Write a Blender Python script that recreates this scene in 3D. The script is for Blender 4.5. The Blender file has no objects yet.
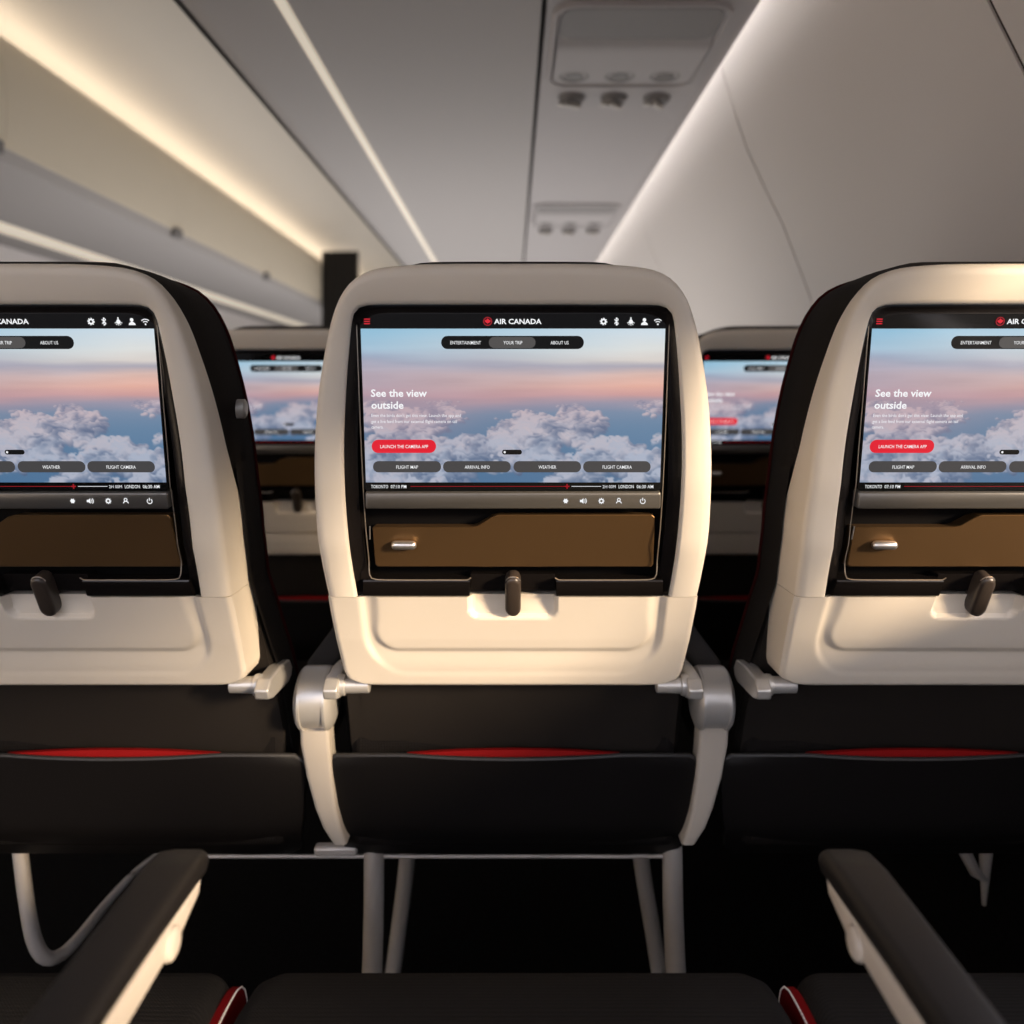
import bpy, math, random
import numpy as np
from mathutils import Vector
C = bpy.context.scene.collection
sc = bpy.context.scene
PI = math.pi
# ------------------------------------------------------------------ camera
CZ = 0.95                       # eye height
F = 800.0                       # focal length in pixels of the 1024 frame
cam_d = bpy.data.cameras.new('camera'); cam = bpy.data.objects.new('camera', cam_d); C.objects.link(cam)
cam.location = (0, 0, CZ); cam.rotation_euler = (PI/2, 0, 0)
cam_d.sensor_width = 36; cam_d.lens = F/1024*36
cam_d.shift_x = -1/1024; cam_d.shift_y = -117/1024
cam_d.clip_start = 0.02
cam_d.dof.use_dof = True; cam_d.dof.focus_distance = 0.81; cam_d.dof.aperture_fstop = 3.2
sc.camera = cam
# ------------------------------------------------------------------ world, sun, exposure
w = bpy.data.worlds.new('World'); sc.world = w; w.use_nodes = True
nt = w.node_tree; bg = nt.nodes['Background']; bg.inputs[1].default_value = 1.0
tcw = nt.nodes.new('ShaderNodeTexCoord'); sx = nt.nodes.new('ShaderNodeSeparateXYZ'); nt.links.new(tcw.outputs['Generated'], sx.inputs[0])
rw = nt.nodes.new('ShaderNodeValToRGB'); nt.links.new(sx.outputs[2], rw.inputs[0])
rw.color_ramp.elements[0].position = 0.0; rw.color_ramp.elements[0].color = (.08, .078, .085, 1)      # below the horizon
rw.color_ramp.elements[1].position = 0.28; rw.color_ramp.elements[1].color = (.98, .98, 1.12, 1)
mw = nt.nodes.new('ShaderNodeVectorMath'); mw.operation = 'SCALE'; mw.inputs['Scale'].default_value = 3.7
nt.links.new(rw.outputs[0], mw.inputs[0]); nt.links.new(mw.outputs[0], bg.inputs[0])
sd = bpy.data.lights.new('sun', 'SUN'); sd.energy = 9.5; sd.color = (1.0, 0.78, 0.54); sd.angle = math.radians(9)
sun = bpy.data.objects.new('sun', sd); C.objects.link(sun); sun.location = (3, -3, 3)
sun.rotation_euler = Vector((-1, 0.80, -0.35)).to_track_quat('-Z', 'Y').to_euler()
sc.view_settings.view_transform = 'Standard'; sc.view_settings.look = 'None'
sc.view_settings.gamma = 1; sc.view_settings.use_curve_mapping = False
sc.view_settings.exposure = 0.0
al = bpy.data.lights.new('cabin_light', 'AREA'); al.shape = 'RECTANGLE'; al.size = 2.8; al.size_y = 6.6; al.energy = 62; al.color = (1, .95, .92)  # soft upward fill added to lift ceiling and bins, no fixture there
alo = bpy.data.objects.new('cabin_light', al); C.objects.link(alo); alo.location = (-.5, 5.6, .55); alo.rotation_euler = (PI, 0, 0)
COVE = 4.8                     # strength of the cove light strips
WASH = 6.5

# ------------------------------------------------------------------ materials
def mat(name, col, rough=.5, metal=0., spec=.5, emit=None, es=1., coat=0., noise=0., nscale=40., bump=0.):
    m = bpy.data.materials.new(name); m.use_nodes = True; nt = m.node_tree
    b = nt.nodes['Principled BSDF']
    b.inputs['Base Color'].default_value = (*col, 1); b.inputs['Roughness'].default_value = rough
    b.inputs['Metallic'].default_value = metal; b.inputs['Specular IOR Level'].default_value = spec
    b.inputs['Coat Weight'].default_value = coat; b.inputs['Coat Roughness'].default_value = .08
    if emit:
        b.inputs['Emission Color'].default_value = (*emit, 1); b.inputs['Emission Strength'].default_value = es
    if noise or bump:
        tc = nt.nodes.new('ShaderNodeTexCoord'); n = nt.nodes.new('ShaderNodeTexNoise')
        n.inputs['Scale'].default_value = nscale; n.inputs['Detail'].default_value = 4
        nt.links.new(tc.outputs['Object'], n.inputs['Vector'])
        if noise:
            mp = nt.nodes.new('ShaderNodeMapRange'); nt.links.new(n.outputs['Fac'], mp.inputs[0])
            mp.inputs[1].default_value = .3; mp.inputs[2].default_value = .7
            mp.inputs[3].default_value = 1-noise; mp.inputs[4].default_value = 1+noise
            mx = nt.nodes.new('ShaderNodeVectorMath'); mx.operation = 'SCALE'
            mx.inputs[0].default_value = col; nt.links.new(mp.outputs[0], mx.inputs['Scale'])
            nt.links.new(mx.outputs[0], b.inputs['Base Color'])
        if bump:
            bp = nt.nodes.new('ShaderNodeBump'); bp.inputs['Strength'].default_value = bump; bp.inputs['Distance'].default_value = .001
            nt.links.new(n.outputs['Fac'], bp.inputs['Height']); nt.links.new(bp.outputs[0], b.inputs['Normal'])
    return m

def fabric(name, c0, c1, k=1500.):
    """woven mesh: small dots laid out in object space"""
    m = bpy.data.materials.new(name); m.use_nodes = True; nt = m.node_tree; N = nt.nodes; L = nt.links
    b = N['Principled BSDF']; b.inputs['Roughness'].default_value = .85; b.inputs['Specular IOR Level'].default_value = .12
    tc = N.new('ShaderNodeTexCoord'); sp = N.new('ShaderNodeSeparateXYZ'); L.new(tc.outputs['Object'], sp.inputs[0])
    def mth(op, a, bb=None):
        n = N.new('ShaderNodeMath'); n.operation = op
        for i, v in enumerate((a, bb)):
            if v is None: continue
            if hasattr(v, 'default_value') or hasattr(v, 'links'): L.new(v, n.inputs[i])
            else: n.inputs[i].default_value = v
        return n.outputs[0]
    xy = mth('ADD', sp.outputs[0], sp.outputs[1])
    zz = mth('SUBTRACT', sp.outputs[2], mth('MULTIPLY', sp.outputs[1], .6))
    a = mth('SINE', mth('MULTIPLY', mth('ADD', xy, zz), k))
    c = mth('SINE', mth('MULTIPLY', mth('SUBTRACT', xy, zz), k))
    f = mth('ADD', mth('MULTIPLY', mth('MULTIPLY', a, c), .5), .5)
    r = N.new('ShaderNodeMix'); r.data_type = 'RGBA'; L.new(f, r.inputs[0])
    r.inputs[6].default_value = (*c0, 1); r.inputs[7].default_value = (*c1, 1)
    L.new(r.outputs[2], b.inputs['Base Color'])
    bp = N.new('ShaderNodeBump'); bp.inputs['Strength'].default_value = .5; bp.inputs['Distance'].default_value = .0008
    L.new(f, bp.inputs['Height']); L.new(bp.outputs[0], b.inputs['Normal'])
    return m

M = dict(
    cream=mat('cream_plastic', (.66, .59, .49), .42, spec=.4, bump=.08, nscale=900),
    cream_arm=mat('cream_arm', (.52, .46, .39), .45),
    spreader=mat('spreader_paint', (.36, .32, .27), .45),  # arm cream darkened, shade on the spreaders put into the colour
    black=mat('black_gloss_plastic', (.008, .0065, .006), .25, spec=.3),
    dark=mat('dark_plate', (.004, .0035, .0035), .6, spec=.1),
    red2=mat('cushion_red', (.13, .003, .004), .8, spec=.05),
    bronze=mat('bronze_paint', (.20, .115, .05), .46, metal=.85, spec=.5),
    barpaint=mat('bar_glass', (.15, .14, .125), .38, metal=.6, spec=.5),
    chrome=mat('satin_metal', (.66, .63, .59), .28, metal=.9),
    silver=mat('silver_paint', (.50, .48, .45), .36, metal=.55),
    line=mat('bronze_line', (.55, .47, .38), .3, metal=.8),
    glass=mat('screen_glass', (.006, .006, .006), .10, spec=.3),
    latch=mat('latch_rubber', (.035, .026, .020), .36, spec=.5),
    leather=mat('pocket_leather', (.005, .0042, .004), .50, spec=.15, bump=.25, nscale=500),
    rim=mat('pocket_rim', (.025, .023, .022), .5, spec=.3),
    red=mat('red_fabric', (.22, .005, .005), .7, spec=.1),
    redline=mat('dark_red_piping', (.035, .003, .003), .8, spec=.1),
    fabric=fabric('black_woven_fabric', (.0035, .003, .003), (.026, .021, .017)),
    fabric2=fabric('black_plain_fabric', (.005, .004, .0035), (.007, .0055, .005), 900),
    cushf=fabric('cushion_weave', (.0015, .0015, .0015), (.020, .018, .017), 1100),
    stitch=mat('white_stitch', (.8, .75, .7), .7),
    pad=mat('armrest_pad', (.011, .0095, .009), .5, spec=.22, bump=.2, nscale=600),
    metal=mat('leg_metal', (.50, .46, .42), .4, metal=.35),
    carpet=mat('dark_carpet', (.005, .0045, .0045), .95, spec=.03, noise=.4, nscale=120),
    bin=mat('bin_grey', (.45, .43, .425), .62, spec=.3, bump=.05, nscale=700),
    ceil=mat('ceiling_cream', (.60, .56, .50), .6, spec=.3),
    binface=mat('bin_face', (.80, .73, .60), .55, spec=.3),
    trim=mat('cream_trim', (.80, .74, .64), .5, emit=(1, .87, .68), es=.36),  # faint emission added to brighten the strips, which are no lamps
    wall=mat('sidewall_plastic', (.74, .70, .67), .5, spec=.35),
    seam=mat('dark_seam', (.03, .025, .022), .8),
    dgrey=mat('service_grey', (.24, .23, .23), .6),
    psu=mat('service_panel', (.46, .44, .445), .6, spec=.3),
    door=mat('dark_curtain', (.012, .009, .007), .9),
    strip=mat('warm_light_strip', (.9, .8, .7), .5, emit=(1, .85, .66), es=COVE),
    wash=mat('cool_light_strip', (.9, .88, .86), .5, emit=(1, .94, .90), es=WASH),
    ui_white=mat('ui_white', (0, 0, 0), .3, emit=(.92, .93, .95), es=1.),
    ui_soft=mat('ui_soft', (0, 0, 0), .3, emit=(.86, .86, .90), es=.95),
    ui_grey=mat('ui_grey', (.01, .01, .01), .15, spec=.12, emit=(.058, .056, .058), es=1.),
    ui_mid=mat('ui_mid', (.01, .01, .01), .15, spec=.12, emit=(.085, .08, .078), es=1.),
    ui_black=mat('ui_black', (.006, .006, .006), .15, spec=.12, emit=(.006, .006, .006), es=1.),
    ui_red=mat('ui_red', (.01, .0, .0), .15, emit=(.75, .018, .035), es=1.),
    ui_dred=mat('ui_dark_red', (.01, .0, .0), .15, emit=(.32, .012, .02), es=1.),
)

# ------------------------------------------------------------------ mesh helpers
class MB:
    def __init__(s): s.v = []; s.f = []
    def add(s, vs, fs):
        n = len(s.v); s.v += [tuple(v) for v in vs]; s.f += [tuple(i+n for i in f) for f in fs]; return s
    def box(s, x0, x1, y0, y1, z0, z1):
        return s.add([(x, y, z) for x in (x0, x1) for y in (y0, y1) for z in (z0, z1)],
                     [(0, 1, 3, 2), (4, 6, 7, 5), (0, 4, 5, 1), (2, 3, 7, 6), (0, 2, 6, 4), (1, 5, 7, 3)])
    def loops(s, L, cap0=True, cap1=True, close=True):
        n = len(L[0]); vs = [p for l in L for p in l]; fs = []
        for i in range(len(L)-1):
            for j in range(n if close else n-1):
                k = (j+1) % n
                fs.append((i*n+j, i*n+k, (i+1)*n+k, (i+1)*n+j))
        if cap0: fs.append(tuple(range(n-1, -1, -1)))
        if cap1: fs.append(tuple((len(L)-1)*n+j for j in range(n)))
        return s.add(vs, fs)
    def lathe(s, p, axis, prof, n=24):
        """prof: list of (along, radius) round axis through p"""
        a = Vector(axis).normalized(); u = a.orthogonal().normalized(); v = a.cross(u); p = Vector(p)
        L = [[p+a*t+u*(r*math.cos(2*PI*i/n))+v*(r*math.sin(2*PI*i/n)) for i in range(n)] for t, r in prof]
        return s.loops(L)
    def tube(s, pts, r, n=10, ry=None, up=None):
        pts = [Vector(p) for p in pts]; L = []
        for i, p in enumerate(pts):
            d = (pts[min(i+1, len(pts)-1)]-pts[max(i-1, 0)]).normalized()
            u = Vector(up) if up else (Vector((0, 1, 0)) if abs(d.y) < .9 else Vector((0, 0, 1)))
            a = d.cross(u).normalized(); b = a.cross(d).normalized()
            rr = r[i] if isinstance(r, (list, tuple)) else r
            q = ry if ry else rr
            L.append([p+a*(rr*math.cos(2*PI*k/n))+b*(q*math.sin(2*PI*k/n)) for k in range(n)])
        return s.loops(L)
    def grid(s, P, flip=False):
        h = len(P); wd = len(P[0]); vs = [p for r in P for p in r]; fs = []
        for i in range(h-1):
            for j in range(wd-1):
                q = (i*wd+j, i*wd+j+1, (i+1)*wd+j+1, (i+1)*wd+j)
                fs.append(q[::-1] if flip else q)
        return s.add(vs, fs)
    def poly(s, pts): return s.add(pts, [tuple(range(len(pts)))])

def obj(name, mb, m, parent=None, off=(0, 0, 0), smooth=40, bevel=0, bseg=2, kind=None):
    me = bpy.data.meshes.new(name)
    me.from_pydata([(v[0]-off[0], v[1]-off[1], v[2]-off[2]) for v in mb.v], [], mb.f)
    me.validate(); me.update()
    me.materials.append(m if not isinstance(m, str) else M[m])
    if smooth:
        me.polygons.foreach_set('use_smooth', [True]*len(me.polygons))
        me.set_sharp_from_angle(angle=math.radians(smooth))
    o = bpy.data.objects.new(name, me); C.objects.link(o)
    if parent: o.parent = parent
    if bevel:
        b = o.modifiers.new('bevel', 'BEVEL'); b.width = bevel; b.segments = bseg; b.limit_method = 'ANGLE'
    if kind: o['kind'] = kind
    return o
def tag(o, label=None, cat=None, group=None):
    if label: o['label'] = label
    if cat: o['category'] = cat
    if group: o['group'] = group
    return o
def thing(name, loc, label, cat, group=None):
    o = bpy.data.objects.new(name, None); C.objects.link(o); o.location = loc
    o.empty_display_size = .05
    return tag(o, label, cat, group)
def dup(o, parent=None):
    c = o.copy(); C.objects.link(c)
    if parent: c.parent = parent
    for ch in list(o.children): dup(ch, c)
    return c
def resample(pts, n):
    p = np.array(pts, float); d = np.r_[0, np.cumsum(np.linalg.norm(np.diff(p, axis=0), axis=1))]
    t = np.linspace(0, d[-1], n); return np.stack([np.interp(t, d, p[:, i]) for i in range(p.shape[1])], 1)
def smooth_curve(pts, n, it=2):
    p = [np.array(q, float) for q in pts]
    for _ in range(it):
        q = [p[0]]
        for a, b in zip(p[:-1], p[1:]): q += [a*.75+b*.25, a*.25+b*.75]
        q.append(p[-1]); p = q
    return resample(p, n)
def rrect(x0, x1, y0, y1, r, n=6):
    out = []
    for cx, cy, a0 in ((x1-r, y1-r, 0), (x0+r, y1-r, 90), (x0+r, y0+r, 180), (x1-r, y0+r, 270)):
        for i in range(n+1):
            a = math.radians(a0+90*i/n); out.append((cx+r*math.cos(a), cy+r*math.sin(a)))
    return out
def at(px, py, Y): return (  (px-513)*Y/F, Y, CZ+(395-py)*Y/F)
def sstep(a, b, x):
    t = min(1, max(0, (x-a)/(b-a))); return t*t*(3-2*t)

# ------------------------------------------------------------------ setting: cabin shell
YB, YE = -1.5, 9.6
st = lambda name, mb, m, **k: obj(name, mb, m, kind='structure', **k)
st('floor', MB().box(-3.1, .95, YB, YE, -.05, 0), 'carpet', smooth=0)
# right side wall: curved profile with window openings beside the two near rows
prof = [(.77, 0), (.80, .35), (.80, .62), (.783, .81), (.77, 1.0), (.755, 1.10), (.732, 1.19), (.71, 1.25), (.665, 1.37), (.62, 1.46), (.575, 1.56), (.548, 1.64), (.530, 1.70), (.515, 1.75), (.50, 1.84), (.46, 1.97), (.30, 2.08), (.055, 2.13)]
wins = [(-1.42, -1.02), (-.92, -.50), (-.46, -.08), (-.02, .425), (.445, .89)]
sun_blind_z = [1.02, 1.02, 1.02, 1.17, 1.215]             # lower edges of unseen blinds added to shape the sun patches
seams = [1.04, 1.97, 3.33, 4.45]
ys = sorted(set([YB, YE] + [a for wn in wins for a in wn] + seams))
wl = MB(); pf = [np.array(p) for p in prof]
for a, b in zip(ys[:-1], ys[1:]):
    isw = any(abs(a-w0) < 1e-6 and abs(b-w1) < 1e-6 for w0, w1 in wins) or any(a >= w0-1e-6 and b <= w1+1e-6 for w0, w1 in wins)
    y0 = a+(.004 if a in seams else 0); y1 = b-(.004 if b in seams else 0)
    for run in (([p for p in prof if p[1] <= .82], [p for p in prof if p[1] >= 1.24]) if isw else (prof,)):
        sec = [(x, z) for x, z in run] + [(x+.05, z) for x, z in reversed(run)]
        wl.loops([[(x, y0, z) for x, z in sec], [(x, y1, z) for x, z in sec]])
st('wall_right', wl, 'wall', smooth=35)
st('baseboard_right', MB().box(.735, .765, YB, YE, 0, .52), 'carpet', smooth=0)
sm = MB()
for y in seams:
    run = [p for p in prof if p[1] > 1.1]
    sec = [(x+.004, z) for x, z in run] + [(x+.04, z) for x, z in reversed(run)]
    sm.loops([[(x, y-.006, z) for x, z in sec], [(x, y+.006, z) for x, z in sec]])
st('trim_1', sm, 'seam', smooth=0)
for i, (a, b) in enumerate(wins):
    fr = MB(); o_ = rrect(a-.004, b+.004, .802, 1.258, .05); i_ = rrect(a+.012, b-.012, .822, 1.240, .07)
    X = lambda z, d: float(np.interp(z, [p[1] for p in prof], [p[0] for p in prof]))+d
    fr.loops([[(X(z, .055), y, z) for y, z in o_], [(X(z, -.004), y, z) for y, z in o_],
              [(X(z, -.004), y, z) for y, z in i_], [(X(z, .055), y, z) for y, z in i_],
              [(X(z, .055), y, z) for y, z in o_]], False, False)
    wo = st('window_%d' % (i+1), fr, 'wall')
    if sun_blind_z[i]:
        obj('window_blind', MB().grid([[(X(z, .030), y, z) for y in (a, b)] for z in (sun_blind_z[i], 1.19, 1.255)]).grid([[(X(z, .036), y, z) for y in (a, b)] for z in (sun_blind_z[i], 1.19, 1.255)], flip=True), 'wall', wo)
# front bulkhead with curtained doorway, left wall
bh = MB(); bh.box(-3.1, .9, YE-.1, YE, 0, 2.4)
st('wall_front', bh, 'ceil', smooth=0)
cu = MB(); pts = [(-1.53+.29*i/24, 6.4+.012*math.sin(i*1.3)) for i in range(25)]
cu.loops([[(x, y, z) for x, y in pts]+[(x, y+.03, z) for x, y in reversed(pts)] for z in (.02, 2.10)])
st('door_1', cu, 'door', smooth=60)
lw = MB(); sec = [(-2.85, 0), (-2.87, .9), (-2.80, 1.35), (-2.66, 1.72), (-2.63, 1.9)]
sec2 = sec+[(x-.05, z) for x, z in reversed(sec)]
lw.loops([[(x, YB, z) for x, z in sec2], [(x, YE, z) for x, z in sec2]])
st('wall_left', lw, 'wall', smooth=35)
# aisle ceiling, arched
ce = MB(); arc = [(-2.0, 2.10), (-1.93, 2.17), (-1.75, 2.215), (-1.45, 2.25), (-1.15, 2.27), (-.90, 2.26), (-.60, 2.20), (0, 2.14), (.06, 2.13)]
arc = smooth_curve(arc, 24); sec = [tuple(p) for p in arc]+[(x, z+.04) for x, z in reversed([tuple(p) for p in arc])]
ce.loops([[(x, YB, z) for x, z in sec], [(x, YE, z) for x, z in sec]])
st('ceiling', ce, 'ceil', smooth=35)

# ------------------------------------------------------------------ overhead bins
BZ = 1.70
nb = thing('overhead_bin', (0, 2, BZ), 'long grey overhead bin above the three seats, seen from below', 'overhead bin')
o0 = (0, 2, BZ)
m1 = MB(); sec = [(-.45, BZ), (-.60, BZ+.006), (-.650, BZ+.022), (-.672, BZ+.06), (-.68, BZ+.12), (-.66, BZ+.40), (.055, BZ+.40), (.055, BZ)]
m1.loops([[(x, YB, z) for x, z in sec], [(x, YE-.1, z) for x, z in sec]])
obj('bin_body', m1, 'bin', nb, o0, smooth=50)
obj('door_edge', MB().box(-.668, -.660, YB, YE-.1, BZ+.026, BZ+.036), 'seam', nb, o0, smooth=0)
obj('cream_trim', MB().box(-.452, -.430, YB, YE-.1, BZ-.006, BZ+.004), 'trim', nb, o0, bevel=.003)
# far bins across the aisle: four lengths with latches
def far_bin(y0, y1, label):
    t = thing('overhead_bin', (-1.9, (y0+y1)/2, 1.62), label, 'overhead bin', 'overhead bins across the aisle')
    of = tuple(t.location)
    sec = smooth_curve([(-1.66, 2.10), (-1.60, 2.075), (-1.545, 1.95), (-1.535, 1.80), (-1.545, 1.69), (-1.56, 1.662)], 16, 2)
    sec = [tuple(p) for p in sec]+[(-1.60, 1.655), (-1.72, 1.650), (-2.12, 1.66), (-2.56, 1.70), (-2.56, 2.00), (-2.0, 2.06), (-1.78, 2.085)]
    b = MB().loops([[(x, y0+.002, z) for x, z in sec], [(x, y1-.002, z) for x, z in sec]])
    body = obj('bin_body', b, 'bin', t, of, smooth=40)
    d = MB(); ds = smooth_curve([(-1.640, 2.095), (-1.592, 2.07), (-1.538, 1.95), (-1.528, 1.80), (-1.538, 1.70)], 14, 2)
    ds = [tuple(p) for p in ds]; ds2 = ds+[(x-.006, z) for x, z in reversed(ds)]
    d.loops([[(x, y0+.0012, z) for x, z in ds2], [(x, y1-.0012, z) for x, z in ds2]])
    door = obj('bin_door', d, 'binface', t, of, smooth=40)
    h = MB().box(-1.552, -1.524, y1-.10, y1+.0-.02, 1.668, 1.712)
    hd = obj('latch', h, 'dgrey', door, of, bevel=.006)
    obj('cream_trim', MB().box(-2.22, -2.10, y0+.002, y1-.002, 1.652, 1.664), 'trim', t, of, bevel=.003)
    return t
for y0, y1, lb in ((-1.4, 2.42, 'overhead bin across the aisle, the one whose dark latch shows at the left edge'),
                   (2.42, 3.72, 'overhead bin across the aisle, second length in view from the left edge'),
                   (3.72, 5.05, 'overhead bin across the aisle, third length in view, its latch low above the seat'),
                   (5.05, 6.6, 'overhead bin across the aisle, fourth length in view, ending level with the dark curtain'),
                   (6.6, 9.3, 'overhead bin across the aisle, farthest one beyond the dark curtain')):
    far_bin(y0, y1, lb)
# light strips
tag(obj('light_strip', MB().box(-1.76, -1.70, YB, YE-.12, 2.103, 2.115), 'strip', smooth=0), 'warm glowing light strip running along the tops of the bins across the aisle', 'light')
tag(obj('light_strip', MB().box(.43, .462, YB, YE-.12, 1.80, 1.81), 'wash', smooth=0), 'pale light strip hidden above the service panels, washing the right wall', 'light')

# passenger service channel between slot and right wall
ch = MB(); sec = [(.066, BZ), (.450, BZ-.002), (.470, BZ+.004), (.484, BZ+.020), (.484, BZ+.035), (.066, BZ+.035)]
ch.loops([[(x, YB, z) for x, z in sec], [(x, YE-.1, z) for x, z in sec]])
tag(obj('service_channel', ch, 'psu', smooth=40), 'grey panel channel between the dark slot and the right wall, overhead', 'ceiling panel')
st('trim_2', MB().box(.050, .070, YB, YE-.1, BZ+.03, BZ+.05), 'seam', smooth=0)

def service_unit(dy, label):
    t = thing('passenger_service_unit', (.25, 1.75+dy, BZ), label, 'service unit', 'overhead passenger service units')
    o_ = (.25, 1.75+dy, BZ)
    Y0, Y1 = 1.52+dy, 1.93+dy
    # tray shaped housing: raised rim, deep rear hollow, sloping flap
    zb = BZ-.004
    def lp(x0, x1, y0, y1, r, z): return [(x, y, z) for x, y in rrect(x0, x1, y0, y1, r, 8)]
    h = MB()
    h.loops([lp(.078, .432, Y0, Y1, .05, zb+.004), lp(.080, .430, Y0+.002, Y1-.002, .05, zb-.006), lp(.086, .424, Y0+.008, Y1-.008, .046, zb-.007),
             lp(.092, .418, Y0+.014, Y1-.014, .042, zb+.001)], False, False)
    obj('rim', h, 'psu', t, o_)
    b = MB(); xa, xb = .094, .416
    prof2 = [(Y0+.016, zb+.001), (Y0+.03, zb-.0005), (Y0+.15, zb-.003), (Y0+.16, zb-.009), (Y0+.185, zb-.012), (Y0+.21, zb-.010), (Y1-.016, zb-.002)]
    b.loops([[(xa, y, z) for y, z in prof2]+[(xa, Y1-.016, zb+.003), (xa, Y0+.016, zb+.003)], [(xb, y, z) for y, z in prof2]+[(xb, Y1-.016, zb+.003), (xb, Y0+.016, zb+.003)]])
    obj('flap', b, 'psu', t, o_, smooth=30)
    hol = MB(); hol.add([(x, y, zb-.0035) for x, y in rrect(.098, .412, Y0+.018, Y0+.150, .03)], [tuple(reversed(range(28)))])
    hol.loops([[(x, y, zb-.0035) for x, y in rrect(.098, .412, Y0+.018, Y0+.150, .03)], [(x, y, zb+.001) for x, y in rrect(.098, .412, Y0+.018, Y0+.150, .03)]], False, False)
    obj('hollow', hol, 'dgrey', t, o_)
    for k, x in enumerate((.142, .249, .354)):
        l = MB().lathe((x, 1.862+dy, zb-.010), (0, 0, 1), [(.006, .028), (.004, .031), (.006, .036), (.012, .037)], 28)
        rl = obj('reading_light', l, 'dgrey', t, o_)
        g = MB().lathe((x, 1.862+dy, zb-.006), (0, 0, 1), [(0, .020), (.004, .024)], 24); obj('lens', g, 'latch', rl, o_)
    for k, x in enumerate((.148, .254, .362)):
        l = MB().lathe((x, 2.013+dy, BZ-.004), (0, 0, 1), [(-.010, .020), (-.012, .026), (0, .034), (.004, .035)], 24)
        v = obj('air_vent', l, 'dgrey', t, o_)
        a = math.radians(30+k*12)
        kn = MB().tube([(x-.022*math.cos(a), 2.013+dy-.022*math.sin(a), BZ-.020), (x+.022*math.cos(a), 2.013+dy+.022*math.sin(a), BZ-.020)], .008, 10)
        kn.lathe((x-.026, 2.013+dy, BZ-.02), (0, 0, 1), [(-.004, .004), (-.002, .008), (.008, .008)], 12)
        obj('nozzle', kn, 'silver', v, o_)
    return t
service_unit(0, 'overhead service unit with three reading lights and three air vents, nearest and largest')
service_unit(1.6, 'blurred overhead service unit farther down the cabin, just above the middle seat')

# ------------------------------------------------------------------ seat geometry
TY = [262, 290, 321, 400, 486, 547, 597, 640, 686]
TV = [.757, .763, .771, .785, .802, .822, .852, .885, .925]
def Ys(py): return float(np.interp(py, TY, TV))
TZ = [CZ+(395-a)*b/F for a, b in zip(TY, TV)]
_z = TZ[::-1]; _y = TV[::-1]
_z = [.30, .36, .45, .53, .58]+_z; _y = [1.045, 1.03, 1.00, .965, .942]+_y
def Yz(z): return float(np.interp(z, _z, _y))
def xs(dx, py): return dx*Ys(py)/F
def zs(py): return CZ+(395-py)*Ys(py)/F
KS = .7942
def Ym(py): return KS/(1+.183*(395-py)/F)          # plane of the monitor glass
def Pm(px, py, lift=0.):
    Y = Ym(py); return (((px-513.5)*Y/F), Y-lift*.983, CZ+(395-py)*Y/F-lift*.18)
SO = (0, 1.0, 0)                                    # seat origin

outer = [(186, 597), (190, 580), (194, 560), (198, 537), (200, 505), (201, 470), (200.5, 440), (198, 402), (194.5, 375), (191, 355), (186.5, 330), (180, 308), (174, 294), (163, 279), (149, 270), (131, 265.5), (95, 262.5), (50, 262), (0, 262)]
inner = [(156, 597), (160, 575), (164, 550), (167, 520), (169, 490), (170, 455), (169.5, 425), (168, 395), (166.5, 370), (164.5, 345), (162.5, 325), (161, 314), (156, 307.5), (149, 305), (140, 304.3), (110, 304), (80, 304), (40, 304), (0, 304)]
def half(tab, n=50):
    q = smooth_curve(tab, 200, 2); return q
def pair(n=56):
    a = smooth_curve(outer, 400, 1); b = smooth_curve(inner, 400, 1)
    A = resample(a, n); B = resample(b, n); return A, B
A_, B_ = pair()
def sdepth(py): return float(np.interp(py, [262, 290, 330, 450, 540, 600], [.018, .020, .026, .044, .078, .088]))

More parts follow.
